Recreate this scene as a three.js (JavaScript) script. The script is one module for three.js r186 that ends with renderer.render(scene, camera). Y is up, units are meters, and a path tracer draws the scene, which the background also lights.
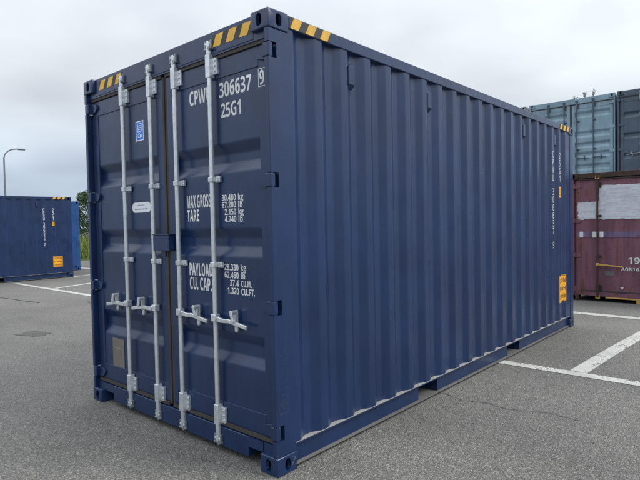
import * as THREE from 'three';
import { RoundedBoxGeometry } from 'three/addons/geometries/RoundedBoxGeometry.js';
import { mergeGeometries, toCreasedNormals } from 'three/addons/utils/BufferGeometryUtils.js';
import { FontLoader } from 'three/addons/loaders/FontLoader.js';
import { Brush, Evaluator, SUBTRACTION } from 'three-bvh-csg';

// ---------------------------------------------------------------- camera, sky, sun, exposure
const scene = new THREE.Scene();
const camera = new THREE.PerspectiveCamera(48.52, 4 / 3, 0.05, 1500);
camera.position.set(2.3688, 1.5766, 2.2503);
camera.rotation.order = 'YXZ';
camera.rotation.set(-0.03073, 0.72262, -0.01947);

const renderer = new THREE.WebGLRenderer({ antialias: true });
renderer.setSize(1024, 768);
renderer.toneMapping = THREE.LinearToneMapping;
renderer.toneMappingExposure = 1.5;
renderer.shadowMap.enabled = true;

// seeded noise
function rng(seed) { let s = seed >>> 0; return () => { s = (s + 0x6D2B79F5) | 0; let t = Math.imul(s ^ (s >>> 15), 1 | s); t = (t + Math.imul(t ^ (t >>> 7), 61 | t)) ^ t; return ((t ^ (t >>> 14)) >>> 0) / 4294967296; }; }
function hash(x, y, z = 0) { let h = Math.imul(x, 374761393) + Math.imul(y, 668265263) + Math.imul(z, 1274126177); h = Math.imul(h ^ (h >>> 13), 1274126177); return ((h ^ (h >>> 16)) >>> 0) / 4294967296; }
const fade = (t) => t * t * (3 - 2 * t);
const mix = (a, b, t) => a + (b - a) * t;
const clamp = (v, a = 0, b = 1) => Math.min(b, Math.max(a, v));
const smooth = (a, b, v) => fade(clamp((v - a) / (b - a)));
function vnoise(x, y, s = 0, p = 0) {           // value noise, period p (0: none)
  const i = Math.floor(x), j = Math.floor(y), u = fade(x - i), v = fade(y - j);
  const w = p ? (n) => ((n % p) + p) % p : (n) => n;
  return mix(mix(hash(w(i), w(j), s), hash(w(i + 1), w(j), s), u), mix(hash(w(i), w(j + 1), s), hash(w(i + 1), w(j + 1), s), u), v);
}
function fbm(x, y, oct, s = 0, p = 0) { let a = 0.5, t = 0, n = 0; for (let o = 0; o < oct; o++) { t += a * vnoise(x, y, s + o * 17, p); n += a; a *= 0.5; x *= 2; y *= 2; p *= 2; } return t / n; }

// overcast sky
{
  const SW = 1024, SH = 512, data = new Float32Array(SW * SH * 4);
  for (let j = 0; j < SH; j++) for (let i = 0; i < SW; i++) {
    const az = ((i + 0.5) / SW - 0.5) * 2 * Math.PI, el = ((j + 0.5) / SH - 0.5) * Math.PI;
    const e = Math.max(el, 0.0), sd = Math.sin(e), k = 1 / (sd + 0.16);
    // cloud layer seen in perspective, so that the banks flatten towards the horizon
    const cx = Math.cos(az) * Math.cos(e) * k, cy = Math.sin(az) * Math.cos(e) * k;
    const n = fbm(cx * 0.75 + 11.3, cy * 0.75 + 4.7, 5, 3), n2 = fbm(cx * 2.1 + 31, cy * 2.1 - 9, 4, 91);
    const d = clamp((n - 0.5) * 1.5 + (n2 - 0.5) * 0.85 + 0.5);
    const lo = smooth(0.05, 0.26, e);                                  // distant cloud base, bluish
    const zen = (1 + 2 * sd) / 1.68;
    const low = [0.50, 0.595, 0.72], high = [0.59, 0.626, 0.67];
    const c = [0, 1, 2].map((m) => mix(low[m], high[m], lo) * zen * (1 + (d - 0.5) * mix(0.42, 0.38, lo) * (m === 2 ? 0.85 : 1)));
    if (el < 0) for (let m = 0; m < 3; m++) c[m] *= 0.5;
    data.set([c[0], c[1], c[2], 1], (j * SW + i) * 4);
  }
  const sky = new THREE.DataTexture(data, SW, SH, THREE.RGBAFormat, THREE.FloatType);
  sky.mapping = THREE.EquirectangularReflectionMapping; sky.magFilter = THREE.LinearFilter; sky.minFilter = THREE.LinearFilter; sky.wrapS = THREE.RepeatWrapping; sky.needsUpdate = true;
  scene.background = sky; scene.environment = sky;
}
const sun = new THREE.DirectionalLight(new THREE.Color(1, 0.97, 0.92), 1.3);
sun.position.set(11, 15, -11); sun.target.position.set(-3, 0, -4); sun.castShadow = true; sun.shadow.radius = 45;
sun.shadow.mapSize.set(2048, 2048);
Object.assign(sun.shadow.camera, { left: -30, right: 30, top: 30, bottom: -30, near: 1, far: 80 });
scene.add(sun, sun.target);

// ---------------------------------------------------------------- helpers
const taken = new Map();
function numbered(n) { const k = taken.get(n) ?? 0; taken.set(n, k + 1); return k ? `${n}_${String(k).padStart(3, '0')}` : n; }
function thing(name, label, category, [x, y, z] = [0, 0, 0], group) {
  const o = new THREE.Group(); o.name = numbered(name); o.position.set(x, y, z); o.userData = { label, category };
  if (group) o.userData.group = group; scene.add(o); return o;
}
function boxUV(g) {                              // uv in metres along the dominant normal
  if (g.index) g = g.toNonIndexed();
  const p = g.attributes.position, uv = new Float32Array(p.count * 2), a = new THREE.Vector3(), b = new THREE.Vector3(), c = new THREE.Vector3(), n = new THREE.Vector3();
  for (let i = 0; i < p.count; i += 3) {
    a.fromBufferAttribute(p, i); b.fromBufferAttribute(p, i + 1); c.fromBufferAttribute(p, i + 2);
    n.crossVectors(b.clone().sub(a), c.clone().sub(a)); const ax = Math.abs(n.x), ay = Math.abs(n.y), az = Math.abs(n.z);
    [a, b, c].forEach((v, k) => { const t = ax >= ay && ax >= az ? [v.z + 3.1, v.y] : ay >= az ? [v.x, v.z] : [v.x, v.y]; uv[(i + k) * 2] = t[0]; uv[(i + k) * 2 + 1] = t[1]; });
  }
  g.setAttribute('uv', new THREE.BufferAttribute(uv, 2));
  for (const k of Object.keys(g.attributes)) if (!['position', 'normal', 'uv'].includes(k)) g.deleteAttribute(k);
  g.morphAttributes = {}; g.groups = []; return g;
}
function merge(geos) { geos = (Array.isArray(geos) ? geos : [geos]).map((g) => g.userData.ready ? g : boxUV(g)); return geos.length === 1 ? geos[0] : mergeGeometries(geos); }
function part(name, geos, mat, parent, label) {
  const m = new THREE.Mesh(merge(geos), mat); m.name = name; m.castShadow = m.receiveShadow = true; parent.add(m);
  if (label) m.userData.label = label; return m;
}
function solo(name, geos, mat, label, category, pos = [0, 0, 0], group) {
  const m = part(numbered(name), geos, mat, scene, label); m.userData.category = category; if (group) m.userData.group = group; m.position.set(...pos); return m;
}
function struct(name, geos, mat, kind = 'structure') { const m = part(numbered(name), geos, mat, scene); m.userData.kind = kind; return m; }
// box given by its extents
function ext(x0, x1, y0, y1, z0, z1, r = 0) {
  const w = Math.abs(x1 - x0), h = Math.abs(y1 - y0), d = Math.abs(z1 - z0);
  const g = r > 0 ? new RoundedBoxGeometry(w, h, d, 1, Math.min(r, w / 2.05, h / 2.05, d / 2.05)) : new THREE.BoxGeometry(w, h, d);
  return g.translate((x0 + x1) / 2, (y0 + y1) / 2, (z0 + z1) / 2);
}
function cylY(x, y0, y1, z, r, seg = 16, r2 = r) { return new THREE.CylinderGeometry(r2, r, y1 - y0, seg).translate(x, (y0 + y1) / 2, z); }
function cylZ(x, y, z0, z1, r, seg = 12) { return new THREE.CylinderGeometry(r, r, Math.abs(z1 - z0), seg).rotateX(Math.PI / 2).translate(x, y, (z0 + z1) / 2); }
function cylX(x0, x1, y, z, r, seg = 12) { return new THREE.CylinderGeometry(r, r, Math.abs(x1 - x0), seg).rotateZ(Math.PI / 2).translate((x0 + x1) / 2, y, z); }
function tube(pts, r, seg = 24, rs = 8) { return new THREE.TubeGeometry(new THREE.CatmullRomCurve3(pts.map((p) => new THREE.Vector3(...p))), seg, r, rs, false); }
// outline in a plane, pushed out by a depth; map places (u, v, w)
function prism(pts, depth, place, bevel = 0) {
  const s = new THREE.Shape(pts.map(([a, b]) => new THREE.Vector2(a, b)));
  let g = new THREE.ExtrudeGeometry(s, { depth, bevelEnabled: bevel > 0, bevelSize: bevel, bevelThickness: bevel, bevelSegments: 1, steps: 1 });
  if (place) { g.applyMatrix4(place); if (place.determinant() < 0) g = mirrored(g, 1, 1, 1, true); } return g;
}
const M4 = (ux, uy, uz, vx, vy, vz, wx, wy, wz, tx = 0, ty = 0, tz = 0) => new THREE.Matrix4().set(ux, vx, wx, tx, uy, vy, wy, ty, uz, vz, wz, tz, 0, 0, 0, 1);

// ---------------------------------------------------------------- textures and materials
function dataTex(size, fn, srgb, tileMetres) {
  const d = new Uint8Array(size * size * 4);
  for (let j = 0; j < size; j++) for (let i = 0; i < size; i++) { const c = fn(i / size, j / size, i, j); const o = (j * size + i) * 4; d[o] = clamp(c[0]) * 255; d[o + 1] = clamp(c[1]) * 255; d[o + 2] = clamp(c[2]) * 255; d[o + 3] = 255; }
  const t = new THREE.DataTexture(d, size, size, THREE.RGBAFormat, THREE.UnsignedByteType);
  t.wrapS = t.wrapT = THREE.RepeatWrapping; t.magFilter = THREE.LinearFilter; t.minFilter = THREE.LinearMipmapLinearFilter; t.generateMipmaps = true;
  if (srgb) t.colorSpace = THREE.SRGBColorSpace; t.repeat.set(1 / tileMetres, 1 / tileMetres); t.needsUpdate = true; return t;
}
// container paint: clean coat with faint dust blotches and run marks
const paintMap = dataTex(512, (u, v) => { const a = fbm(u * 6, v * 6, 5, 5, 6), b = fbm(u * 40, v * 8, 3, 71, 8), s = 0.92 + (a - 0.5) * 0.22 + (b - 0.5) * 0.12; return [s, s, s]; }, true, 1.9);
const paintRough = dataTex(512, (u, v) => { const a = fbm(u * 9, v * 9, 5, 25, 9), b = fbm(u * 48, v * 12, 3, 171, 12); return [0, 0.78 + (a - 0.5) * 0.5 + (b - 0.5) * 0.25, 0]; }, false, 1.3);
const paintBump = dataTex(512, (u, v) => { const a = fbm(u * 5, v * 5, 2, 45, 5), b = fbm(u * 160, v * 160, 2, 141, 160); const s = a * 0.93 + b * 0.07; return [s, s, s]; }, false, 1.7);
const steelMap = dataTex(256, (u, v) => { const a = fbm(u * 10, v * 10, 4, 8, 10), b = fbm(u * 60, v * 60, 2, 28, 60); const s = 0.94 + (a - 0.5) * 0.16 + (b - 0.5) * 0.1; return [s, s, s]; }, true, 0.25);
const rustMap = dataTex(512, (u, v) => {
  const a = fbm(u * 7, v * 5, 5, 33, 0), st = fbm(u * 40, v * 4, 4, 57, 0), spot = fbm(u * 50, v * 50, 3, 77, 0);
  const r = smooth(0.56, 0.74, a * 0.55 + st * 0.45), k = smooth(0.70, 0.78, spot), f = 0.86 + (st - 0.5) * 0.35 + (a - 0.5) * 0.25;
  const base = [0.86 * f, 0.86 * f, 0.9 * f], rust = [0.62, 0.55, 0.38];
  const t = clamp(r * 0.75 + k * 0.5); return [mix(base[0], rust[0], t), mix(base[1], rust[1], t), mix(base[2], rust[2], t)];
}, true, 2.6);
function lin(r, g, b) { return new THREE.Color().setRGB(r, g, b); }
function paint(c, rough = 0.37, extra = {}) { return new THREE.MeshPhysicalMaterial({ color: c, map: paintMap, roughness: rough, roughnessMap: paintRough, bumpMap: paintBump, bumpScale: 0.004, ior: 1.56, ...extra }); }
const MAT = {
  navy: paint(lin(0.0100, 0.0325, 0.108)),
  navy2: paint(lin(0.0100, 0.0325, 0.108)),
  blue: paint(lin(0.02, 0.085, 0.27)),
  teal: paint(lin(0.25, 0.385, 0.48), 0.55),
  slate: paint(lin(0.062, 0.098, 0.15), 0.55),
  green: paint(lin(0.05, 0.12, 0.10), 0.6),
  grey: paint(lin(0.22, 0.23, 0.24), 0.6),
  maroon: new THREE.MeshPhysicalMaterial({ color: lin(0.34, 0.142, 0.19), map: rustMap, roughness: 0.72, bumpMap: paintBump, bumpScale: 0.002 }),
  rust: new THREE.MeshStandardMaterial({ color: lin(0.10, 0.06, 0.045), map: rustMap, roughness: 0.85 }),
  steel: new THREE.MeshPhysicalMaterial({ color: lin(0.80, 0.84, 0.88), map: steelMap, metalness: 0.6, roughness: 0.32 }),
  steelDull: new THREE.MeshPhysicalMaterial({ color: lin(0.36, 0.38, 0.40), map: steelMap, metalness: 0.7, roughness: 0.5 }),
  gasket: new THREE.MeshStandardMaterial({ color: lin(0.058, 0.051, 0.049), map: paintMap, roughness: 0.75 }),
  dark: new THREE.MeshStandardMaterial({ color: lin(0.012, 0.013, 0.016), roughness: 0.8 }),
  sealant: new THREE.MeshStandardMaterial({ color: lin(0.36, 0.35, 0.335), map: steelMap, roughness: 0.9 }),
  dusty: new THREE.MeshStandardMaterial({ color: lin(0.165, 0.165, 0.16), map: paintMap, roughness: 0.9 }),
  white: new THREE.MeshStandardMaterial({ color: lin(0.85, 0.86, 0.87), map: paintMap, roughness: 0.6 }),
  yellow: new THREE.MeshStandardMaterial({ color: lin(0.90, 0.52, 0.06), map: paintMap, roughness: 0.5 }),
  tapeBlack: new THREE.MeshStandardMaterial({ color: lin(0.03, 0.031, 0.034), roughness: 0.55 }),
  plate: new THREE.MeshStandardMaterial({ color: lin(0.20, 0.18, 0.155), map: steelMap, roughness: 0.6, metalness: 0.3 }),
  yellowPaint: new THREE.MeshStandardMaterial({ color: lin(0.60, 0.36, 0.10), map: steelMap, roughness: 0.7 }),
};

// ---------------------------------------------------------------- the ground
{
  // asphalt: stones set in binder, on a tile of 1.6 m
  const N = 1024, CELLS = 165, asp = new Float32Array(N * N), hgt = new Float32Array(N * N);
  for (let j = 0; j < N; j++) for (let i = 0; i < N; i++) {
    const x = i / N * CELLS, y = j / N * CELLS, ci = Math.floor(x), cj = Math.floor(y); let best = 9, bi = 0, bj = 0;
    for (let b = -1; b <= 1; b++) for (let a = -1; a <= 1; a++) {
      const gi = (ci + a + CELLS) % CELLS, gj = (cj + b + CELLS) % CELLS, px = ci + a + hash(gi, gj, 1), py = cj + b + hash(gi, gj, 2);
      const d = Math.hypot(px - x, py - y) / (0.55 + 0.6 * hash(gi, gj, 5)); if (d < best) { best = d; bi = gi; bj = gj; }
    }
    const t = hash(bi, bj, 3), stone = t > 0.97 ? 0.33 : t < 0.16 ? 0.07 : 0.12 + 0.16 * t * t, inside = 1 - smooth(0.32, 0.72, best);
    asp[j * N + i] = mix(0.108, stone, inside) * (0.82 + 0.36 * vnoise(i / 2.1, j / 2.1, 9));
    hgt[j * N + i] = inside * (0.5 + 0.5 * hash(bi, bj, 4));
  }
  const g2s = (v) => Math.pow(clamp(v), 1 / 2.2);
  const cmap = dataTex(N, (u, v, i, j) => { const a = asp[j * N + i]; return [g2s(a * 1.18), g2s(a * 1.14), g2s(a * 1.06)]; }, true, 1.6);
  const bmap = dataTex(N, (u, v, i, j) => { const h = hgt[j * N + i]; return [h, h, h]; }, false, 1.6);
  MAT.asphalt = new THREE.MeshStandardMaterial({ color: 0xffffff, map: cmap, bumpMap: bmap, bumpScale: 0.004, roughness: 0.88, vertexColors: true });
  MAT.asphaltPatch = new THREE.MeshStandardMaterial({ color: lin(0.62, 0.62, 0.63), map: cmap, bumpMap: bmap, bumpScale: 0.004, roughness: 0.88 });
  MAT.crack = new THREE.MeshStandardMaterial({ color: lin(0.035, 0.034, 0.032), roughness: 0.95 });
  const axis = (a, b, step) => { const v = []; for (let t = a; t <= b + 1e-6; t += step) v.push(t); let s = step, lo = a, hi = b; while (hi < 500) { s *= 1.35; hi += s; lo -= s; v.push(hi); v.unshift(lo); } return v; };
  const xs = axis(-16, 5, 0.16), zs = axis(-11, 3, 0.16), pos = [], uv = [], col = [], idx = [];
  for (const z of zs) for (const x of xs) {
    pos.push(x, 0, z); uv.push(x, z);
    const a = fbm(x * 0.28 + 40, z * 0.28 + 40, 4, 11), b = fbm(x * 1.4 + 9, z * 1.4 + 90, 4, 19);       // worn and oil-dark areas
    const c = 1.0 + (a - 0.5) * 0.62 + (b - 0.5) * 0.42; col.push(c, c, c);
  }
  const nx = xs.length; for (let j = 0; j < zs.length - 1; j++) for (let i = 0; i < nx - 1; i++) { const p = j * nx + i; idx.push(p, p + nx, p + 1, p + 1, p + nx, p + nx + 1); }
  const g = new THREE.BufferGeometry(); g.setAttribute('position', new THREE.Float32BufferAttribute(pos, 3)); g.setAttribute('uv', new THREE.Float32BufferAttribute(uv, 2)); g.setAttribute('color', new THREE.Float32BufferAttribute(col, 3)); g.setIndex(idx); g.computeVertexNormals(); g.userData.ready = true;
  struct('asphalt_ground', g, MAT.asphalt);
}
// irregular flat sheets on the ground
function sheet(pts, y) { const s = new THREE.Shape(pts.map(([x, z]) => new THREE.Vector2(x, -z))); return new THREE.ShapeGeometry(s).rotateX(-Math.PI / 2).translate(0, y, 0); }
function roughStrip(x0, z0, x1, z1, w, y, seed, amp = 0.008, step = 0.05) {
  const L = Math.hypot(x1 - x0, z1 - z0), n = Math.max(4, Math.round(L / step)), dx = (x1 - x0) / L, dz = (z1 - z0) / L, A = [], B = [], r = rng(seed);
  for (let k = 0; k <= n; k++) { const t = k / n * L, wob = (vnoise(t * 1.3, 0, seed) - 0.5) * amp * 2; const a = w / 2 + (r() - 0.5) * amp + wob, b = w / 2 + (r() - 0.5) * amp - wob; A.push([x0 + dx * t - dz * a, z0 + dz * t + dx * a]); B.push([x0 + dx * t + dz * b, z0 + dz * t - dx * b]); }
  return sheet([...A, ...B.reverse()], y);
}
{
  const wear = dataTex(512, (u, v) => { const a = fbm(u * 8, v * 8, 5, 63, 8), b = fbm(u * 90, v * 90, 3, 83, 90); const k = smooth(0.57, 0.68, a * 0.5 + b * 0.5), s = 0.9 + (a - 0.5) * 0.3; return [mix(s, 0.42, k), mix(s, 0.42, k), mix(s * 0.985, 0.415, k)]; }, true, 1.1);
  MAT.line = new THREE.MeshStandardMaterial({ color: lin(0.66, 0.66, 0.64), map: wear, roughness: 0.8 });
  const lines = [[-14.6, -3.5, 6, -3.46, 0.15], [0.745, -3.56, 0.955, -7.09, 0.165], [-26, -7.35, 8, -7.17, 0.2], [-12.15, -3.6, -13.6, -7.2, 0.16], [-15.05, -5.3, -15.75, -7.2, 0.16], [6, 3.6, -26, 4.2, 0.15]];
  lines.forEach(([a, b, c, d, w], i) => struct('painted_line', roughStrip(a, b, c, d, w, 0.004, 101 + i), MAT.line));
  const blob = (cx, cz, rx, rz, rot, seed, n = 40) => { const p = []; for (let k = 0; k < n; k++) { const t = k / n * 2 * Math.PI, q = 0.75 + 0.5 * vnoise(Math.cos(t) * 2 + 9, Math.sin(t) * 2 + 9, seed); const x = Math.cos(t) * rx * q, z = Math.sin(t) * rz * q; p.push([cx + x * Math.cos(rot) - z * Math.sin(rot), cz + x * Math.sin(rot) + z * Math.cos(rot)]); } return p; };
  struct('asphalt_stain', sheet(blob(-6.15, -0.87, 0.27, 0.17, -0.5, 5), 0.004), MAT.asphaltPatch);
  struct('asphalt_stain', sheet(blob(-8.6, -3.0, 0.35, 0.15, 0.2, 6), 0.004), MAT.asphaltPatch);
  const path = (pts, w, seed) => pts.slice(1).map((p, k) => roughStrip(pts[k][0], pts[k][1], p[0], p[1], w, 0.0045, seed + k, w * 0.8, 0.03));
  struct('asphalt_crack', path([[-0.25, -2.02], [0.02, -2.1], [0.2, -2.03], [0.42, -2.09], [0.62, -2.05], [0.9, -2.16], [1.15, -2.14]], 0.006, 300), MAT.crack);
  struct('asphalt_crack', path([[-11.4, -2.05], [-10.6, -2.16], [-9.6, -2.26]], 0.03, 340), MAT.crack);
}

{
  // loose grit on the asphalt
  const g = new THREE.DodecahedronGeometry(1, 0), n = 1600, im = new THREE.InstancedMesh(g, new THREE.MeshStandardMaterial({ color: 0xffffff, roughness: 0.95 }), n), r = rng(808), m = new THREE.Matrix4(), q = new THREE.Quaternion(), e = new THREE.Euler(), c = new THREE.Color();
  for (let k = 0; k < n; k++) {
    const near = k < 900, along = r() < 0.5; let x = near ? (along ? 0.02 + r() * r() * 0.5 : -2.5 + r() * 2.6) : -9 + r() * 12, z = near ? (along ? -6 + r() * 6.2 : 0.02 + r() * r() * 0.5) : -7 + r() * 8.5;
    if (x < 0 && x > -2.45 && z < 0 && z > -6.06) { x = 0.05 + r() * 1.5; }
    const s = 0.0015 + r() * r() * r() * 0.0065; e.set(r() * 6, r() * 6, r() * 6); m.compose(new THREE.Vector3(x, s * 0.5 + 0.002, z), q.setFromEuler(e), new THREE.Vector3(s * (0.8 + r() * 0.7), s * 0.7, s)); im.setMatrixAt(k, m); const t = 0.08 + 0.30 * r() * r(); im.setColorAt(k, c.setRGB(t, t * 0.98, t * 0.94));
  }
  im.name = 'loose_grit'; im.userData = { kind: 'stuff', label: 'loose grit scattered over the asphalt', category: 'grit' }; im.castShadow = im.receiveShadow = true; scene.add(im);
}
// ---------------------------------------------------------------- lettering
const fontB = await new FontLoader().loadAsync('fonts/droid/droid_sans_bold.typeface.json');
const fontR = await new FontLoader().loadAsync('fonts/droid/droid_sans_regular.typeface.json');
// one line of text fitted to a width and cap height, its lower left at the origin, facing +z
function textGeo(s, w, h, font = fontR, align = 'left') {
  const shapes = font.generateShapes(s, 1), g = new THREE.ShapeGeometry(shapes, 4);
  const ref = new THREE.ShapeGeometry(font.generateShapes('H', 1), 2); ref.computeBoundingBox(); const cap = ref.boundingBox.max.y;
  g.computeBoundingBox(); const b = g.boundingBox, sx = w ? w / (b.max.x - b.min.x) : h / cap * 0.6;
  g.translate(-b.min.x, 0, 0).scale(sx, h / cap, 1);
  if (align === 'right') { g.computeBoundingBox(); g.translate(-g.boundingBox.max.x, 0, 0); }
  if (align === 'mid') { g.computeBoundingBox(); g.translate(-g.boundingBox.max.x / 2, 0, 0); }
  return g;
}

// ---------------------------------------------------------------- containers
// local frame: doors at z = 0 facing +z, x from -W to 0, z from -L to 0, standing on y = 0
const evaluator = new Evaluator(); evaluator.attributes = ['position', 'normal']; evaluator.useGroups = false;
function stadium(w, h) { const s = new THREE.Shape(), r = w / 2, k = h / 2 - r; s.absarc(0, k, r, 0, Math.PI); s.absarc(0, -k, r, Math.PI, 2 * Math.PI); return s; }
const castingGeo = (() => {                       // outer corner at the origin, body towards -x, +y, -z
  const brush = (g) => { g.deleteAttribute('uv'); const b = new Brush(g); b.updateMatrixWorld(); return b; };
  let r = brush(new RoundedBoxGeometry(0.162, 0.118, 0.178, 2, 0.008).translate(-0.081, 0.059, -0.089));
  r = evaluator.evaluate(r, brush(new THREE.BoxGeometry(0.108, 0.066, 0.124).translate(-0.082, 0.059, -0.09)), SUBTRACTION);
  r = evaluator.evaluate(r, brush(new THREE.ExtrudeGeometry(stadium(0.05, 0.079), { depth: 0.06, bevelEnabled: false, curveSegments: 8 }).translate(-0.085, 0.059, -0.05)), SUBTRACTION);
  r = evaluator.evaluate(r, brush(new THREE.ExtrudeGeometry(stadium(0.05, 0.079), { depth: 0.06, bevelEnabled: false, curveSegments: 8 }).rotateY(Math.PI / 2).translate(-0.05, 0.059, -0.09)), SUBTRACTION);
  const g = r.geometry.index ? r.geometry.toNonIndexed() : r.geometry.clone();
  return toCreasedNormals(g, 0.5);
})();
function mirrored(g, sx, sy, sz, force = false) { g = (g.index ? g.toNonIndexed() : g.clone()).scale(sx, sy, sz); if (force || sx * sy * sz < 0) for (const k of Object.keys(g.attributes)) { const a = g.attributes[k], n = a.itemSize; for (let i = 0; i < a.count; i += 3) for (let m = 0; m < n; m++) { const t = a.array[(i + 1) * n + m]; a.array[(i + 1) * n + m] = a.array[(i + 2) * n + m]; a.array[(i + 2) * n + m] = t; } }
  return g; }
const castCache = {};
function castAt(sx, sy, sz) { const k = [sx, sy, sz].join(); return castCache[k] ??= Object.assign(boxUV(mirrored(castingGeo, sx, sy, sz)), { userData: { ready: true } }); }
// knots [z, x] of a trapezoid corrugation from z0 down to z1; the first outer flat ends at e0
function corrugation(z0, z1, e0, pitch, xo, xi) {
  const k = [[z0, xo]]; let e = e0; const sl = 0.068, fl = 0.070;
  while (e - pitch > z1) { k.push([e, xo], [e - sl, xi], [e - sl - fl, xi], [e - 2 * sl - fl, xo]); e -= pitch; }
  k.push([z1, xo]); return k;
}
function roundKnots(k, r = 0.009) { const o = [k[0]]; for (let i = 1; i < k.length - 1; i++) { const [a, b, c] = [k[i - 1], k[i], k[i + 1]]; const e = [a, c].map((q) => { const L = Math.hypot(q[0] - b[0], q[1] - b[1]), t = Math.min(r / L, 0.45); return [b[0] + (q[0] - b[0]) * t, b[1] + (q[1] - b[1]) * t]; }); const m = [0, 1].map((n) => (e[0][n] + e[1][n] + 2 * b[n]) / 4); o.push(e[0], m, e[1]); } o.push(k[k.length - 1]); return o; }
// sheet of steel whose section runs along the knots [t, x] and which reaches from a to b; thickness inward
function foldedSheet(knots, thick, a, b, place) {
  const k = roundKnots(knots), outline = [...k.map(([t, x]) => [t, x]), ...k.slice().reverse().map(([t, x]) => [t, x - thick])];
  let g = prism(outline, b - a, null); g.translate(0, 0, a); g.applyMatrix4(place); if (place.determinant() < 0) g = mirrored(g, 1, 1, 1, true);
  if (g.index) g = g.toNonIndexed(); g.computeVertexNormals(); return g;
}
const SIDE_PLACE = M4(0, 0, 1, 1, 0, 0, 0, 1, 0);                  // (t, x, run) -> (x, run, t) : t along z
function profileX(knots, z) { for (let i = 0; i < knots.length - 1; i++) { const [a, b] = [knots[i], knots[i + 1]]; if (z <= a[0] && z >= b[0]) return mix(a[1], b[1], (a[0] - z) / Math.max(1e-9, a[0] - b[0])); } return knots[0][1]; }
// thin film pressed onto the corrugated side, uv across 0..1
function wrapFilm(knots, zA, zB, y0, y1, lift) {
  const zs = [zA, ...roundKnots(knots).map((k) => k[0]).filter((z) => z < zA && z > zB), zB], pos = [], uv = [], idx = [];
  const slope = (z) => (profileX(knots, z - 0.004) - profileX(knots, z + 0.004)) / 0.008;
  zs.forEach((z, i) => { const s = slope(z), l = Math.hypot(1, s), x = profileX(knots, z) + lift / l + lift * 0.3; pos.push(x, y0, z, x, y1, z); const u = (zA - z) / (zA - zB); uv.push(u, 0, u, 1); if (i) { const p = (i - 1) * 2; idx.push(p, p + 2, p + 1, p + 1, p + 2, p + 3); } });
  const g = new THREE.BufferGeometry(); g.setAttribute('position', new THREE.Float32BufferAttribute(pos, 3)); g.setAttribute('uv', new THREE.Float32BufferAttribute(uv, 2)); g.setIndex(idx); g.computeVertexNormals(); const n = g.toNonIndexed(); n.userData.ready = true; return n;
}
// horizontal ribs pressed into a door panel, as knots [y, z]
function doorPanelGeo(x0, x1, y0, y1, zf, recs, deep) {
  const k = [[y0, zf]]; for (const [top, bot] of recs.slice().sort((a, b) => a[0] - b[0])) { const s = Math.min(0.066, (top - bot) * 0.34); k.push([bot, zf], [bot + s, zf - deep], [top - s, zf - deep], [top, zf]); } k.push([y1, zf]);
  return foldedSheet(k, 0.003, x0, x1, M4(0, 1, 0, 0, 0, 1, 1, 0, 0));
}
function canvasMat(w, h, draw, rough = 0.55) {
  const c = document.createElement('canvas'); c.width = w; c.height = h; draw(c.getContext('2d'), w, h);
  const t = new THREE.CanvasTexture(c); t.colorSpace = THREE.SRGBColorSpace; return new THREE.MeshStandardMaterial({ map: t, roughness: rough });
}
const cautionMat = canvasMat(256, 320, (g, w, h) => { g.fillStyle = '#f0a81a'; g.fillRect(0, 0, w, h); g.strokeStyle = '#1d1a14'; g.lineWidth = 5; g.strokeRect(8, 8, w - 16, h - 16); g.fillStyle = '#1d1a14'; g.textAlign = 'center'; g.textBaseline = 'middle'; g.font = 'bold 74px sans-serif'; g.fillText('CAUTION', w / 2, 64, 228); g.fillText("9'6\" HIGH", w / 2, 160, 228); g.fillText('CONTAINER', w / 2, 256, 228); });
const smallStickerMat = canvasMat(64, 96, (g, w, h) => { g.fillStyle = '#e8a31c'; g.fillRect(0, 0, w, h); g.fillStyle = '#3a2c10'; g.fillRect(14, 20, 36, 6); g.fillRect(14, 44, 36, 6); g.fillRect(14, 68, 36, 6); });
const blueStickerMat = canvasMat(128, 192, (g, w, h) => { g.fillStyle = '#e9f1fb'; g.fillRect(0, 0, w, h); g.fillStyle = '#2f74d6'; g.fillRect(8, 8, w - 16, h - 16); g.strokeStyle = '#dceafa'; g.lineWidth = 7; g.strokeRect(34, 26, 60, 76); for (let k = 0; k < 3; k++) { g.beginPath(); g.moveTo(40, 46 + k * 18); g.lineTo(88, 46 + k * 18); g.stroke(); } g.beginPath(); g.arc(56, 140, 20, 0.4, 5.2); g.stroke(); g.fillStyle = '#dceafa'; g.fillRect(70, 128, 26, 30); });
const ovalStickerMat = canvasMat(256, 96, (g, w, h) => { g.fillStyle = '#dfe3ea'; g.fillRect(0, 0, w, h); g.fillStyle = '#6b7690'; g.font = 'bold 20px sans-serif'; g.textAlign = 'center'; for (let k = 0; k < 5; k++) g.fillRect(82 + k * 19, 22, 12, 9); for (let k = 0; k < 13; k++) g.fillRect(36 + k * 14, 58, 9 + (k % 3), 11); });
const cscMat = canvasMat(128, 256, (g, w, h) => { g.fillStyle = '#77736d'; g.fillRect(0, 0, w, h); g.strokeStyle = '#5d564d'; g.lineWidth = 3; g.strokeRect(6, 6, w - 12, h - 12); g.fillStyle = '#524d47'; const r = rng(4); for (let y = 18; y < h - 14; y += 11) { let x = 16; while (x < w - 22) { const l = 6 + r() * 20; g.fillRect(x, y, Math.min(l, w - 16 - x), 4); x += l + 6; } } g.fillStyle = '#8a867f'; g.fillRect(10, 84, w - 20, 4); });
function flatCard(x0, x1, y0, y1, z, t = 0.0012) {           // thin plate facing +z, uv 0..1 on its face
  const g = new THREE.BoxGeometry(x1 - x0, y1 - y0, t).toNonIndexed(); g.translate((x0 + x1) / 2, (y0 + y1) / 2, z + t / 2); g.userData.ready = true; return g;
}
const shared = {};
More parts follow.
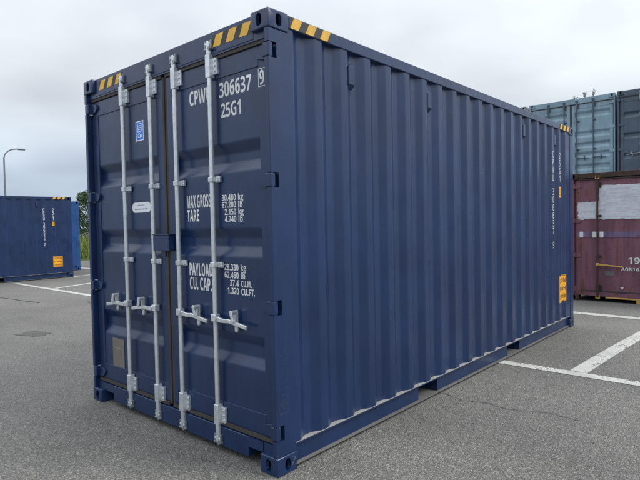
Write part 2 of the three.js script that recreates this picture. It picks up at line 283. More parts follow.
function makeContainer(o) {
  const { H = 2.591, W = 2.438, L = 6.058, mat, name = 'shipping_container' } = o;
  const C = thing(name, o.label, 'container', o.pos, o.group);
  const zr = -L, eX = -0.006, top = H - 0.118;
  // corner castings
  for (const [x, sx] of [[0, 1], [-W, -1]]) for (const [z, sz] of [[0, 1], [zr, -1]]) for (const [y, sy] of [[0, 1], [H, -1]]) { const m = part('corner_casting', castAt(sx, sy, sz), o.castMat ?? mat, C); m.position.set(x, y, z); }
  // corner posts; those of the door end have slots for the hinge lugs
  const hy = o.hinges ?? [0.27, 1.06, 1.855, 2.65].map((y) => y * (H - 0.25) / 2.646);
  const inset = o.inset ?? 0.045;
  for (const s of [1, -1]) {
    const X = (a) => s > 0 ? a : -W - a;
    if (o.doors) {
      const brush = (g) => { g.deleteAttribute('uv'); const b = new Brush(g); b.updateMatrixWorld(); return b; };
      let post = brush(ext(X(-inset), X(eX), 0.118, top, -0.178, -0.002, 0.006));
      for (const y of hy) post = evaluator.evaluate(post, brush(ext(X(-0.5), X(0.5), y - 0.05, y + 0.045, -0.072, 0.1)), SUBTRACTION);
      part('corner_post', post.geometry, mat, C);
    } else part('corner_post', ext(X(-inset), X(eX), 0.118, top, -0.178, -0.002, 0.006), mat, C);
    part('corner_post', ext(X(-0.1), X(eX), 0.118, top, zr + 0.004, zr + 0.14, 0.006), mat, C);
  }
  // door header, sill, end rails
  const hz = -0.028, hh = o.headH ?? 0.155;
  part('door_header', [ext(-W + 0.164, -0.164, H - hh, H - 0.004, -0.14, hz, 0.006), ext(-W + 0.05, -0.05, H - Math.max(hh, 0.12) - 0.01, H - 0.1185, -0.14, hz - 0.004)], o.headerMat ?? mat, C);
  const sb = o.sillBottom ?? 0.042;
  part('door_sill', [ext(-W + 0.33, -0.305, sb, 0.18, -0.14, hz, 0.006), ext(-W + 0.165, -W + 0.33, 0.112, 0.1795, -0.14, hz - 0.001), ext(-0.305, -0.165, 0.112, 0.1795, -0.14, hz - 0.001), ext(-W + 0.05, -0.05, 0.1185, 0.179, -0.14, hz - 0.006)], mat, C);
  part('end_rail', ext(-W + 0.165, -0.165, 0.03, 0.16, zr + 0.01, zr + 0.07), mat, C); part('end_rail', ext(-W + 0.165, -0.165, H - 0.1, H - 0.006, zr + 0.01, zr + 0.07), mat, C);
  part('floor', ext(-W + 0.065, -0.065, 0.13, 0.165, zr + 0.02, -0.06), MAT.rust, C);
  part('roof_panel', ext(-W + 0.03, -0.03, H - 0.03, H - 0.012, zr + 0.02, -0.06), mat, C);
  // sides
  const knots = corrugation(-0.16, zr + 0.13, -0.225, 0.2785, -0.012, -0.048);
  const pockets = [[-1.73, -2.06], [-3.68, -4.03]];
  for (const s of [1, -1]) {
    const kind = s > 0 ? SIDE_PLACE : M4(0, 0, 1, -1, 0, 0, 0, 1, 0, -W, 0, 0);
    part('side_panel', foldedSheet(knots, 0.003, 0.168, H - 0.085, kind), mat, C);
    const X = (a) => s > 0 ? a : -W - a;
    part('top_side_rail', ext(X(-0.062), X(-0.004), H - 0.088, H - 0.006, zr + 0.179, -0.179, 0.006), mat, C);
    const g = [], zc = [-0.172, ...pockets.flat(), zr + 0.172], lip = [];     // channel open to the outside, its lower flange dusty
    for (let i = 0; i < zc.length; i += 2) { g.push(ext(X(-0.05), X(-0.038), 0.0305, 0.158, zc[i + 1], zc[i])); lip.push(ext(X(-0.056), X(-0.012), 0.022, 0.0303, zc[i + 1], zc[i])); }
    g.push(ext(X(-0.06), X(eX), 0.1575, 0.166, zr + 0.172, -0.172));
    for (const [a, b] of pockets) g.push(ext(X(-0.05), X(-0.038), 0.142, 0.158, b, a));
    part('bottom_side_rail', g, mat, C);
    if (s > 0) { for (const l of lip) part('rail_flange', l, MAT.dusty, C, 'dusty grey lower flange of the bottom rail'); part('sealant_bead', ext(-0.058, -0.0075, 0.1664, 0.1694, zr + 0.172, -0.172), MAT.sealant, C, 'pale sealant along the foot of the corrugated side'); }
  }
  for (const [a, b] of pockets) {
    part('fork_pocket', [ext(-W + 0.05, -0.046, 0.031, 0.1295, a, a + 0.008), ext(-W + 0.05, -0.046, 0.031, 0.1295, b - 0.008, b)], mat, C);
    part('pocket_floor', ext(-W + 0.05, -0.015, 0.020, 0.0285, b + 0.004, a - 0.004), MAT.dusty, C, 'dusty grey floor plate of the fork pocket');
  }
  part('end_panel', foldedSheet(corrugation(-0.1, -W + 0.1, -0.2, 0.2785, -0.01, -0.05).map(([t, x]) => [t, x]), 0.003, 0.16, H - 0.1, M4(1, 0, 0, 0, 0, -1, 0, 1, 0, 0, 0, zr)), mat, C);
  // vents
  for (const z of o.vents ?? []) {
    const v = part('vent', [ext(-0.045, -0.008, H - 0.325, H - 0.185, z - 0.032, z + 0.036, 0.008), prism([[-0.045, H - 0.352], [-0.008, H - 0.324], [-0.045, H - 0.324]], 0.068, M4(1, 0, 0, 0, 1, 0, 0, 0, 1, 0, 0, z - 0.032))], mat, C);
    for (const y of [H - 0.16, H - 0.365]) { const f = []; f.push(ext(-0.049, -0.044, y - 0.018, y + 0.018, z - 0.03, z + 0.03)); for (const q of [-0.018, 0.018]) f.push(cylX(-0.046, -0.040, y, z + q, 0.006, 8));
    part('mounting_tab', f, mat, v); }
  }
  if (o.doors) addDoors(C, o, H, W, hy, inset);
  if (o.marks) sideMarks(C, o, H, zr, knots);
  return C;
}
function sideMarks(C, o, H, zr, knots) {
  const k = (H - 0.1) / 2.796;
  const col = (s, z, yTop, h, step, xw) => { const g = []; let y = yTop; for (const ch of s) { if (ch === ' ') { y -= step * 0.75; continue; } g.push(textGeo(ch, Math.min(xw, ch === '1' ? 0.03 : xw), h, fontR, 'mid').rotateY(Math.PI / 2).translate(-0.0105, y - h, z)); y -= step; } return g; };
  const flat = (i) => -0.225 - 0.2785 * i + 0.036;
  part('container_number', col(o.marks, flat(18), 2.49 * k, 0.085, 0.106 * k, 0.048), MAT.white, C, 'white vertical row of letters and digits');
  part('size_code', col('25G1', flat(19), 2.49 * k, 0.086, 0.104 * k, 0.046), MAT.white, C, 'short white vertical code beside the number');
  part('small_sticker', wrapFilm(knots, flat(19) + 0.034, flat(19) - 0.035, 1.87 * k, 2.02 * k, 0.0015), smallStickerMat, C, 'small orange sticker');
  part('caution_placard', wrapFilm(knots, -5.44, -5.735, 0.41 * k, 0.785 * k, 0.0015), cautionMat, C, 'orange yellow caution placard with three lines of text');
  stripesSide(C, H, -5.47); if (o.frontStripes) stripesSide(C, H, -0.19);
}
function stripesSide(C, H, z0) {
  const b = part('warning_tape', ext(-0.0035, -0.0025, H - 0.082, H - 0.012, z0 - 0.40, z0), MAT.tapeBlack, C, 'black tape with slanted yellow stripes');
  for (let k = 0; k < 3; k++) { const z = z0 - 0.005 - k * 0.142; part('yellow_stripe', prism([[z, H - 0.0815], [z - 0.075, H - 0.0815], [z - 0.112, H - 0.0125], [z - 0.037, H - 0.0125]].map(([a, y]) => [-a, y]), 0.0008, M4(0, 0, -1, 0, 1, 0, 1, 0, 0, -0.0024, 0, 0)), MAT.yellow, b); }
}
function addDoors(C, o, H, W, hy, inset) {
  const d = o.doors, mat = o.mat, y0 = 0.212, y1 = H - (o.headH ?? 0.155) - 0.035, zF = d.z ?? -0.05, zP = zF - 0.007, mid = d.mid ?? -W / 2 + 0.006, doors = [];
  const spans = [[-W + inset + 0.022, mid - 0.026], [mid + 0.026, -inset - 0.022]];
  spans.forEach(([a, b], i) => {
    const sl = 0.085, si = 0.085, L0 = a + (i ? si : sl), R0 = b - (i ? sl : si);
    const yt = d.creaseTop ?? H - 0.315, yb = d.creaseBottom ?? 0.352;
    const D = part('door', [ext(a, L0, y0, y1, zF - 0.05, zF, 0.005), ext(R0, b, y0, y1, zF - 0.05, zF, 0.005), ext(L0, R0, yt, y1 - 0.0005, zF - 0.05, zF - 0.0005, 0.004), ext(L0, R0, y0 + 0.0005, yb, zF - 0.05, zF - 0.0005, 0.004)], mat, C);
    part('door_panel', doorPanelGeo(L0 - 0.004, R0 + 0.004, yb - 0.002, yt + 0.002, zP, d.recs, 0.036), mat, D);
    const gm = d.gasketMat ?? MAT.gasket;
    part('gasket', [ext(a + 0.002, b - 0.002, y1 + 0.001, y1 + 0.024, zF - 0.03, zF + 0.012), ext(a + 0.002, b - 0.002, y0 - 0.025, y0 - 0.001, zF - 0.03, zF + 0.014), ext(i ? a - 0.0245 : b + 0.001, i ? a - 0.001 : b + 0.0245, y0 - 0.01, y1 + 0.008, zF - 0.03, zF + (i ? -0.004 : 0.004)), ext(i ? b + 0.001 : a - 0.021, i ? b + 0.021 : a - 0.001, y0 - 0.01, y1 + 0.008, zF - 0.03, zF - 0.008)], gm, D, 'dark rubber seal round the door leaf');
    // hinges: a tapered blade on the leaf, a knuckle in the slot of the post
    for (const y of hy) {
      const s = i ? -1 : 1, e = i ? b : a;                        // s: from the post towards the leaf
      const blade = prism([[-0.03, -0.045], [0.03, -0.045], [0.075, -0.034], [0.097, -0.012], [0.097, 0.010], [0.08, 0.026], [0.03, 0.036], [-0.03, 0.036]], 0.013, M4(s, 0, 0, 0, 1, 0, 0, 0, 1, e, y, zF + 0.001), 0.002);
      const px = i ? -0.0075 : -W + 0.0075;
      part('hinge', [blade, ext(Math.min(px, e), Math.max(px, e), y - 0.046, y + 0.041, zF + 0.006, -0.003, 0.008), cylY(px + s * 0.014, y - 0.049, y + 0.044, -0.022, 0.014)], mat, D);
    }
    doors.push(D);
  });
  // locking bars with brackets, cams, handles
  const kz = d.barZ ?? -0.02, R = 0.0168, steel = d.steel ?? MAT.steel;
  for (const [x, dir] of d.bars) {
    const yT = H - 0.095, B = part('locking_bar', cylY(x, 0.105, yT, kz, R, 20), steel, C);
    const bolt = (bx, by) => cylZ(bx, by, kz - 0.008, kz + 0.0, 0.0075, 8);
    for (const [ya, yb, up] of [[H - 0.312, H - 0.152, 1], [0.192, 0.335, -1]]) {
      const m = (ya + yb) / 2, g = [ext(x - 0.025, x + 0.024, ya, yb, kz - 0.03, kz + 0.019, 0.006), ext(x + 0.024, x + 0.066, m - 0.058, m + 0.052, kz - 0.03, kz - 0.009, 0.003)];
      for (const q of [-0.038, -0.003, 0.032]) g.push(bolt(x + 0.05, m + q));
      part('bearing_bracket', g, steel, B);
      // cam with its keeper lugs
      const yc = up > 0 ? H - 0.086 : 0.098, k = [cylY(x, Math.min(yc, up > 0 ? yT - 0.05 : 0.19), Math.max(yc, up > 0 ? yT - 0.045 : 0.195), kz, 0.019), ext(x - 0.013, x + 0.013, yc - 0.024, yc + 0.022, kz - 0.012, kz + 0.018, 0.006), cylX(x - 0.03, x + 0.03, yc + 0.004 * up, kz + 0.002, 0.012)];
      part('cam', k, steel, B);
      const ke = []; for (const q of [-1, 1]) ke.push(ext(x + q * 0.03 - 0.006, x + q * 0.03 + 0.006, yc - 0.03, yc + 0.026, -0.03, kz + 0.012, 0.004)); ke.push(ext(x - 0.04, x + 0.04, yc - 0.036, yc - 0.024, -0.029, kz + 0.014, 0.003), cylZ(x + 0.022, yc - 0.03, kz, kz + 0.02, 0.012, 10));
      part('cam_keeper', ke, d.keeperMat ?? MAT.steelDull, B);
    }
    for (const y of d.guides) {
      const g = [ext(x - 0.024, x + 0.024, y - 0.019, y + 0.019, kz - 0.03, kz + 0.0195, 0.006), ext(x + 0.024, x + 0.068, y - 0.02, y + 0.02, kz - 0.03, kz - 0.012, 0.003), cylZ(x + 0.053, y - 0.008, kz - 0.012, kz - 0.002, 0.008, 8), cylZ(x + 0.053, y + 0.01, kz - 0.012, kz - 0.002, 0.006, 8)];
      part('bar_guide', g, steel, B);
    }
    const y = d.handleY, hl = d.handleLen ?? 0.335;
    const lever = [ext(x - 0.026, x + 0.026, y - 0.022, y + 0.03, kz - 0.022, kz + 0.024, 0.006), cylZ(x + dir * 0.028, y + 0.006, kz - 0.004, kz + 0.034, 0.013),
      prism([[0.02, -0.014], [0.1, -0.018], [0.16, -0.013], [0.2, -0.018], [hl, -0.038], [hl + 0.004, -0.018], [0.2, 0.0], [0.16, 0.009], [0.1, 0.004], [0.02, 0.016]], 0.011, M4(dir, 0, 0, 0, 1, 0, 0, 0, 1, x, y, kz + 0.006), 0.003)];
    part('handle', lever, d.handleMat ?? steel, B);
    if (d.catch !== false) {
      const cx = x + dir * 0.205, c = [prism(stadiumPts(0.03, 0.14, 10), 0.006, M4(1, 0, 0, 0, 1, 0, 0, 0, 1, cx, y - 0.005, zF + 0.012), 0.001), ext(cx - 0.012, cx + 0.012, y - 0.03, y + 0.055, zF + 0.018, kz + 0.004, 0.004), prism(stadiumPts(0.022, 0.08, 8), 0.007, M4(Math.cos(0.35), Math.sin(0.35) * dir, 0, -Math.sin(0.35) * dir, Math.cos(0.35), 0, 0, 0, 1, cx + dir * 0.004, y + 0.035, kz + 0.024), 0.0015), cylZ(cx, y + 0.06, zF + 0.01, kz + 0.03, 0.015), cylZ(cx, y - 0.06, zF + 0.01, zF + 0.024, 0.009)];
      part('handle_catch', c, steel, B);
    }
  }
  return doors;
}
function stadiumPts(w, h, n) { return stadium(w, h).getPoints(n).map((p) => [p.x, p.y]); }

// the navy container in front
const HC = 2.896;
const main = makeContainer({
  H: HC, mat: MAT.navy, pos: [0, 0, 0], name: 'shipping_container', label: 'tall navy blue container with galvanised door bars and white weight lettering',
  vents: [-0.83, -1.945, -4.175, -5.29], marks: 'CPWU 306637 9', frontStripes: true,
  hinges: [0.27, 1.06, 1.855, 2.65],
  doors: { recs: [[2.131, 1.935], [1.556, 1.366], [0.847, 0.632]], bars: [[-1.794, -1], [-1.371, -1], [-1.033, 1], [-0.611, 1]], guides: [1.894, 1.306], handleY: 0.935, creaseTop: 2.577, creaseBottom: 0.352 },
});
{
  const zT = -0.0565, T = (s, x, y, w, h, al = 'left', f = fontR, z = zT) => textGeo(s, w, h, f, al).translate(x, y, z);
  const let_ = (name, geos, label) => part(name, geos, MAT.white, main, label);
  let_('owner_code', [T('CPWU', -0.9, 2.446, 0.25, 0.1, 'left', fontB)], 'white stencilled owner code');
  let_('serial_number', [T('306637', -0.556, 2.446, 0.328, 0.1, 'left', fontB)], 'white stencilled serial number');
  { const bx = [-0.152, -0.086, 2.445, 2.56], z = -0.0498, t = 0.0045; let_('check_digit', [ext(bx[0], bx[1], bx[3] - t, bx[3], z, z + 0.0006), ext(bx[0], bx[1], bx[2], bx[2] + t, z, z + 0.0006), ext(bx[0], bx[0] + t, bx[2] + t, bx[3] - t, z, z + 0.0006), ext(bx[1] - t, bx[1], bx[2] + t, bx[3] - t, z, z + 0.0006), T('9', -0.119, 2.458, 0.042, 0.09, 'mid', fontB, z + 0.0004)], 'white boxed digit'); }
  let_('type_code', [T('25G1', -0.54, 2.309, 0.205, 0.095, 'left', fontB)], 'white stencilled type code');
  let_('weight_caption', [T('MAX GROSS', -0.965, 1.708, 0.282, 0.092, 'left', fontB), T('TARE', -0.965, 1.61, 0.145, 0.085, 'left', fontB)], 'white words MAX GROSS and TARE');
  const num = [['30.480', 'kg', 1.745], ['67.200', 'lb', 1.6965], ['2.150', 'kg', 1.648], ['4.740', 'lb', 1.5995]], num2 = [['28.330', 'kg', 1.271], ['62.460', 'lb', 1.2175], ['37.4', 'CU.M.', 1.164], ['1.320', 'CU.FT.', 1.1105]];
  let_('weight_figures', num.flatMap(([a, b, y]) => [T(a, -0.408, y, a.length === 6 ? 0.148 : 0.12, 0.041, 'right', fontB), T(b, -0.384, y, b === 'lb' ? 0.042 : 0.052, 0.041, 'left', fontB)]), 'white weights in kg and lb');
  let_('payload_caption', [T('PAYLOAD', -0.955, 1.216, 0.274, 0.09, 'left', fontB), T('CU. CAP.', -0.955, 1.113, 0.262, 0.09, 'left', fontB)], 'white words PAYLOAD and CU. CAP.');
  let_('payload_figures', num2.flatMap(([a, b, y], i) => [T(a, -0.398, y, a.length === 6 ? 0.148 : a.length === 5 ? 0.12 : 0.092, 0.043, 'right', fontB), T(b, -0.374, y, i === 1 ? 0.042 : i < 1 ? 0.052 : i === 2 ? 0.105 : 0.135, 0.043, 'left', fontB)]), 'white payload and volume figures');
  // stickers and plates of the left leaf
  part('blue_sticker', flatCard(-1.652, -1.535, 2.278, 2.437, -0.0568), blueStickerMat, main, 'small blue sticker with white edge');
  { const g = prism(stadiumPts(0.083, 0.285, 10).map(([a, b]) => [b, a]), 0.0012, M4(1, 0, 0, 0, 1, 0, 0, 0, 1, -1.6, 1.737, -0.0566)); const p = g.attributes.position, uv = g.attributes.uv; for (let i = 0; i < p.count; i++) uv.setXY(i, (p.getX(i) + 1.7425) / 0.285, (p.getY(i) - 1.6955) / 0.083); g.userData.ready = true; part('oval_sticker', g, ovalStickerMat, main, 'white rounded sticker with two grey lines'); }
  part('data_plate', flatCard(-2.145, -1.948, 0.352, 0.602, -0.0563, 0.003), cscMat, main, 'brownish metal data plate');
  // lock box at the meeting of the leaves
  part('lock_box', [ext(-1.345, -1.125, 1.392, 1.512, -0.052, 0.004, 0.006), ext(-1.35, -1.12, 1.512, 1.519, -0.052, 0.008, 0.002), ext(-1.128, -1.118, 1.405, 1.5, -0.04, 0.012, 0.003), cylZ(-1.14, 1.44, 0.0, 0.012, 0.012), ext(-1.3, -1.24, 1.345, 1.392, -0.052, -0.036, 0.003)], MAT.navy, main, 'welded navy lock box over the door gap');
  // warning tape on the header
  for (const x0 of [-2.2, -0.58]) {
    const b = part('warning_tape', ext(x0, x0 + 0.415, HC - 0.112, HC - 0.032, -0.0279, -0.0270), MAT.tapeBlack, main, 'black tape with slanted yellow stripes');
    for (let k = 0; k < 3; k++) { const x = x0 + 0.004 + k * 0.138; part('yellow_stripe', prism([[x, HC - 0.1115], [x + 0.078, HC - 0.1115], [x + 0.118, HC - 0.0325], [x + 0.04, HC - 0.0325]], 0.0008, M4(1, 0, 0, 0, 1, 0, 0, 0, 1, 0, 0, -0.0269)), MAT.yellow, b); }
  }
  // scuffs at the foot of the near post
  const r = rng(77), g = [];
  for (let k = 0; k < 40; k++) { const up = k < 26, y = up ? 0.38 + r() * r() * 0.3 : 0.3 + r() * 0.75, z = -0.03 - r() * 0.085, l = 0.003 + r() * r() * 0.016, a = (r() - 0.3) * 1.6, q = new THREE.PlaneGeometry(l, 0.001 + r() * 0.0015).rotateZ(a).rotateY(Math.PI / 2).translate(-0.0052, y, z); g.push(q); }
  for (let k = 0; k < 8; k++) g.push(new THREE.PlaneGeometry(0.006 + r() * 0.02, 0.002 + r() * 0.004).rotateZ((r() - 0.5) * 2).rotateY(Math.PI / 2).translate(0.0006, 0.02 + r() * 0.08, -0.13 - r() * 0.035));
  part('paint_scratches', g, MAT.dusty, main, 'pale scratches in the paint near the foot of the post').userData.kind = 'stuff';
}

// the row on the left
makeContainer({ mat: MAT.navy2, pos: [-15.06, 0, 0.668], label: 'navy container with orange caution placard standing alone across the asphalt', vents: [-0.83, -5.01], marks: 'CPWU 306514 2' });
makeContainer({ mat: MAT.blue, pos: [-17.72, 0, -0.78], label: 'bright blue container half hidden behind the navy one' });
// the stacked row at the back
const recsTeal = [[2.19, 1.99], [1.60, 1.40], [1.27, 1.09], [0.98, 0.80], [0.62, 0.42]], recsSlate = [[1.99, 1.82], [1.40, 1.23], [0.83, 0.66]];
const bars4 = [[-1.86, -1], [-1.40, -1], [-1.04, 1], [-0.585, 1]];
const doorOpt = (recs, steel) => ({ recs, bars: bars4, guides: [1.9, 1.05], handleY: 0.8, steel, keeperMat: steel, catch: true });
const rowBack = [[-1.40, -14.95, MAT.teal, 'pale teal container with ribbed doors on top of the stack', recsTeal], [1.10, -14.90, MAT.slate, 'dark slate container beside the teal one in the upper tier', recsSlate], [-3.95, -14.98, MAT.grey, 'grey container beside the teal one in the upper tier', recsTeal]];
const lower = [[MAT.grey, 'grey container carrying the pale teal one'], [MAT.green, 'green container carrying the slate one'], [MAT.slate, 'slate container carrying the grey one']];
rowBack.forEach(([x, z, m, label, recs], i) => {
  makeContainer({ mat: m, pos: [x, 2.591, z], label, doors: doorOpt(recs, i ? MAT.steelDull : MAT.slate) });
  makeContainer({ mat: lower[i][0], pos: [x, 0, z], label: lower[i][1], doors: doorOpt(recsSlate, MAT.steelDull) });
});

// the old maroon container
const HR = 2.438, red = makeContainer({
  H: HR, mat: MAT.maroon, castMat: MAT.rust, headerMat: MAT.rust, pos: [1.6, 0, -8.7], label: 'weathered maroon container with white overpainted patches and yellow handle', sillBottom: 0.1, inset: 0.085, headH: 0.1,
  doors: { mid: -0.97, recs: [], bars: [[-1.94, 1]], guides: [1.62, 0.86], handleY: 0.70, handleLen: 0.42, steel: MAT.rust, keeperMat: MAT.yellowPaint, handleMat: MAT.yellowPaint, catch: false, creaseTop: 2.28, creaseBottom: 0.205 },
});
{
  const X = 1.6, z = -0.0505;
  const brushed = dataTex(256, (u, v) => { const a = fbm(u * 3, v * 34, 4, 17, 0), b = fbm(u * 20, v * 20, 3, 47, 0), s = 0.95 + (a - 0.5) * 0.26 + (b - 0.5) * 0.12, th = smooth(0.60, 0.80, a * 0.7 + b * 0.3) * 0.5; return [mix(s, 0.62, th), mix(s, 0.48, th), mix(s * 1.015, 0.54, th)]; }, true, 0.9);
  const wm = new THREE.MeshStandardMaterial({ color: lin(0.62, 0.65, 0.70), map: brushed, roughness: 0.75 });
  const ragged = (x0, x1, y0, y1, seed) => { const p = [], n = 26, j = (k, a) => (vnoise(k * 0.42, 3, seed) - 0.5) * a + 0; for (let k = 0; k <= n; k++) p.push([mix(x0, x1, k / n), y0 + j(k, 0.03)]); for (let k = 1; k < n; k++) p.push([x1 + j(k + 40, 0.02), mix(y0, y1, k / n)]); for (let k = n; k >= 0; k--) p.push([mix(x0, x1, k / n), y1 + j(k + 80, 0.025)]); for (let k = n - 1; k > 0; k--) p.push([x0 + j(k + 120, 0.025), mix(y0, y1, k / n)]); return p.map(([a, b]) => [a - X, b]); };
  part('overpainted_patch', prism(ragged(-0.69, -0.315, 1.56, 1.89, 5), 0.001, M4(1, 0, 0, 0, 1, 0, 0, 0, 1, 0, 0, z + 0.0003)), wm, red, 'small patch of white brushed paint');
  part('overpainted_patch', prism(ragged(-0.32, 0.56, 1.56, 2.19, 9), 0.001, M4(1, 0, 0, 0, 1, 0, 0, 0, 1, 0, 0, z + 0.0006)), wm, red, 'large patch of white brushed paint');
  const tape = new THREE.MeshStandardMaterial({ color: lin(0.30, 0.21, 0.36), map: rustMap, roughness: 0.5 });
  part('tape_band', ext(-0.70 - X, 0.57 - X, 1.215, 1.325, z + 0.0003, z + 0.0013), tape, red, 'mauve reflective tape band');
  for (const x of [-0.66, -0.43, -0.31]) part('tape_patch', ext(x - X, x - X + 0.065, 1.212, 1.322, z + 0.0014, z + 0.0022), MAT.white, red);
  const T = (s, x, y, w, h) => textGeo(s, w, h, fontB).translate(x - X, y, z + 0.0012);
  part('serial_number', [T('191', 0.163, 0.735, 0.27, 0.115)], MAT.white, red, 'white painted number');
  part('small_lettering', [T('A0816.5', 0.045, 0.60, 0.38, 0.058)], MAT.white, red, 'small white lettering under the number');
  part('identity_tag', flatCard(-0.225 - X, -0.058 - X, 0.503, 0.588, z + 0.0006, 0.003), MAT.dusty, red, 'pale rectangular tag');
  part('paint_mark', prism([[0.03 - X, 0.30], [0.10 - X, 0.30], [0.065 - X, 0.25]], 0.001, M4(1, 0, 0, 0, 1, 0, 0, 0, 1, 0, 0, z + 0.0003)), MAT.white, red, 'small white triangle');
  part('sill_bar', [ext(-0.21 - X, 1.3 - X, 0.072, 0.098, -0.06, -0.02, 0.006), ext(0.30 - X, 0.36 - X, 0.0, 0.0715, -0.06, -0.02, 0.004)], MAT.yellowPaint, red, 'yellow painted bar below the sill');
}

// weeds on the roof of the teal container
const leafMat = (r, g, b) => new THREE.MeshPhysicalMaterial({ color: lin(r, g, b), roughness: 0.9, transmission: 0.0, side: THREE.DoubleSide });
const dryLeaf = leafMat(0.26, 0.25, 0.20), stemMat = new THREE.MeshStandardMaterial({ color: lin(0.10, 0.08, 0.05), roughness: 0.9 });
[[-2.52, 0.15, 3], [-2.27, 0.20, 5], [-2.02, 0.27, 4]].forEach(([x, h, n], i) => {
  const w = thing('weed', ['short thin dry weed sprig on the roof of the teal container', 'bushy dry weed sprig on the roof of the teal container', 'tallest dry weed sprig on the roof of the teal container'][i], 'weed', [x, 5.17, -15.12]), r = rng(900 + i), st = [], lv = [];
  for (let k = 0; k < n; k++) { const a = r() * 6.28, l = h * (0.5 + 0.5 * r()), q = 0.05 * (0.4 + r()), tip = [Math.cos(a) * q * 1.6, l, Math.sin(a) * q]; st.push(tube([[0, 0, 0], [tip[0] * 0.3, l * 0.5, tip[2] * 0.3], tip], 0.004, 6, 5)); for (let m = 0; m < 7; m++) { const t = 0.3 + 0.7 * r(); lv.push(new THREE.PlaneGeometry(0.035, 0.02).rotateX(r() * 3).rotateY(r() * 6).translate(tip[0] * t + (r() - 0.5) * 0.04, l * t, tip[2] * t + (r() - 0.5) * 0.04)); } }
  part('stem', st, stemMat, w); part('leaves', lv, dryLeaf, w);
});

// ---------------------------------------------------------------- verge, trees, lamp beyond the yard
{
  const gm = new THREE.MeshStandardMaterial({ color: lin(0.10, 0.13, 0.045), roughness: 1 });
  struct('verge_ground', ext(-60, -23.4, -0.2, 0.05, -60, 40), gm);
  const blade = new THREE.BufferGeometry(); blade.setAttribute('position', new THREE.Float32BufferAttribute([-0.012, 0, 0, 0.012, 0, 0, 0.008, 0.6, 0.05, -0.008, 0.6, 0.05, 0.0, 1, 0.16], 3)); blade.setIndex([0, 1, 2, 0, 2, 3, 3, 2, 4]); blade.computeVertexNormals();
  const r = rng(55), n = 9000, im = new THREE.InstancedMesh(blade, leafMat(0.17, 0.23, 0.055), n), m = new THREE.Matrix4(), q = new THREE.Quaternion(), e = new THREE.Euler(), c = new THREE.Color();
  for (let k = 0; k < n; k++) { const h = 0.6 + 0.75 * r() * (0.5 + vnoise(k * 0.01, 1, 2)); e.set((r() - 0.5) * 0.5, r() * 6.28, (r() - 0.5) * 0.5); m.compose(new THREE.Vector3(-23.6 - r() * 3.2, 0.04, -16 + r() * 18), q.setFromEuler(e), new THREE.Vector3(1.3, h, 1)); im.setMatrixAt(k, m); const t = 0.7 + 0.6 * r(); im.setColorAt(k, c.setRGB(t * (0.9 + 0.3 * r()), t, t * 0.9)); }
  im.name = 'tall_grass'; im.userData = { kind: 'stuff', label: 'tall bright green weeds along the verge', category: 'grass' }; im.castShadow = im.receiveShadow = true; scene.add(im);
}
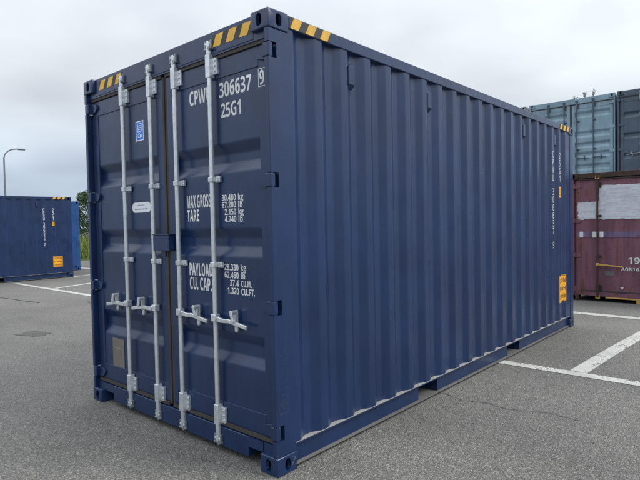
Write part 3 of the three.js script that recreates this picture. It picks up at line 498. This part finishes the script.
function tree(x, z, h, rad, seed, label) {
  const t = thing('tree', label, 'tree', [x, 0.04, z], 'trees beyond the yard'), r = rng(seed), wood = [], pos = [], V = new THREE.Vector3(), A = new THREE.Vector3(), B = new THREE.Vector3();
  wood.push(cylY(0, 0, h * 0.45, 0, 0.11, 9, 0.07)); const cl = [];
  for (let k = 0; k < 34; k++) { const a = r() * 6.28, u = Math.sqrt(r()), y = h * (0.28 + 0.66 * r()), w = rad * (1 - Math.pow(Math.abs(y / h - 0.52) / 0.5, 2)) * u; cl.push([Math.cos(a) * w, y, Math.sin(a) * w, 0.28 + 0.3 * r()]); if (k < 12) wood.push(tube([[0, h * (0.2 + 0.2 * r()), 0], [Math.cos(a) * w * 0.4, y * 0.7, Math.sin(a) * w * 0.4], [Math.cos(a) * w, y, Math.sin(a) * w]], 0.025, 6, 5)); }
  for (const [cx, cy, cz, cr] of cl) for (let k = 0; k < 300; k++) {
    V.set(r() - 0.5, r() - 0.5, r() - 0.5).normalize().multiplyScalar(cr * Math.cbrt(0.25 + 0.75 * r())); A.set(r() - 0.5, r() - 0.5, r() - 0.5).normalize().multiplyScalar(0.05); B.set(r() - 0.5, r() - 0.5, r() - 0.5).cross(A).normalize().multiplyScalar(0.028);
    const p = [cx + V.x, cy + V.y, cz + V.z]; pos.push(p[0] - A.x, p[1] - A.y, p[2] - A.z, p[0] + B.x, p[1] + B.y, p[2] + B.z, p[0] + A.x, p[1] + A.y, p[2] + A.z, p[0] - A.x, p[1] - A.y, p[2] - A.z, p[0] + A.x, p[1] + A.y, p[2] + A.z, p[0] - B.x, p[1] - B.y, p[2] - B.z);
  }
  part('trunk', wood, stemMat, t);
  const g = new THREE.BufferGeometry(); g.setAttribute('position', new THREE.Float32BufferAttribute(pos, 3)); g.computeVertexNormals(); part('crown', g, shared.leaf ??= leafMat(0.045, 0.085, 0.03), t);
}
tree(-27.6, -12.2, 3.75, 1.5, 61, 'dark green tree showing beside the bright blue container');
tree(-28.2, -15.2, 4.0, 1.6, 62, 'dark green tree farther along the verge, behind the tall weeds');
tree(-27.8, -9.4, 3.0, 1.4, 63, 'low dark green tree behind the bright blue container');
{
  // lamp about 8 m tall beyond the navy container
  const P = thing('street_lamp', 'tall grey street lamp with a curved arm beyond the containers', 'street lamp', [-38.5, 0, -11.15]);
  const gm = new THREE.MeshStandardMaterial({ color: lin(0.20, 0.21, 0.22), roughness: 0.5, metalness: 0.5 });
  const dx = 0.32, dz = -0.947, H = 6.6;
  part('pole', [cylY(0, 0, H, 0, 0.075, 12, 0.05), cylY(0, 0, 0.5, 0, 0.12, 12)], gm, P);
  part('arm', tube([[0, H - 0.1, 0], [dx * 0.08, H + 0.22, dz * 0.08], [dx * 0.4, H + 0.52, dz * 0.4], [dx * 0.9, H + 0.62, dz * 0.9]], 0.04, 24, 8), gm, P);
  const hd = part('lamp_head', [ext(-0.1, 0.1, -0.05, 0.05, -0.24, 0.24, 0.04)], gm, P); hd.position.set(dx * 1.08, H + 0.59, dz * 1.08); hd.rotation.y = Math.atan2(dx, dz); hd.rotation.x = 0; 
}
renderer.render(scene, camera);
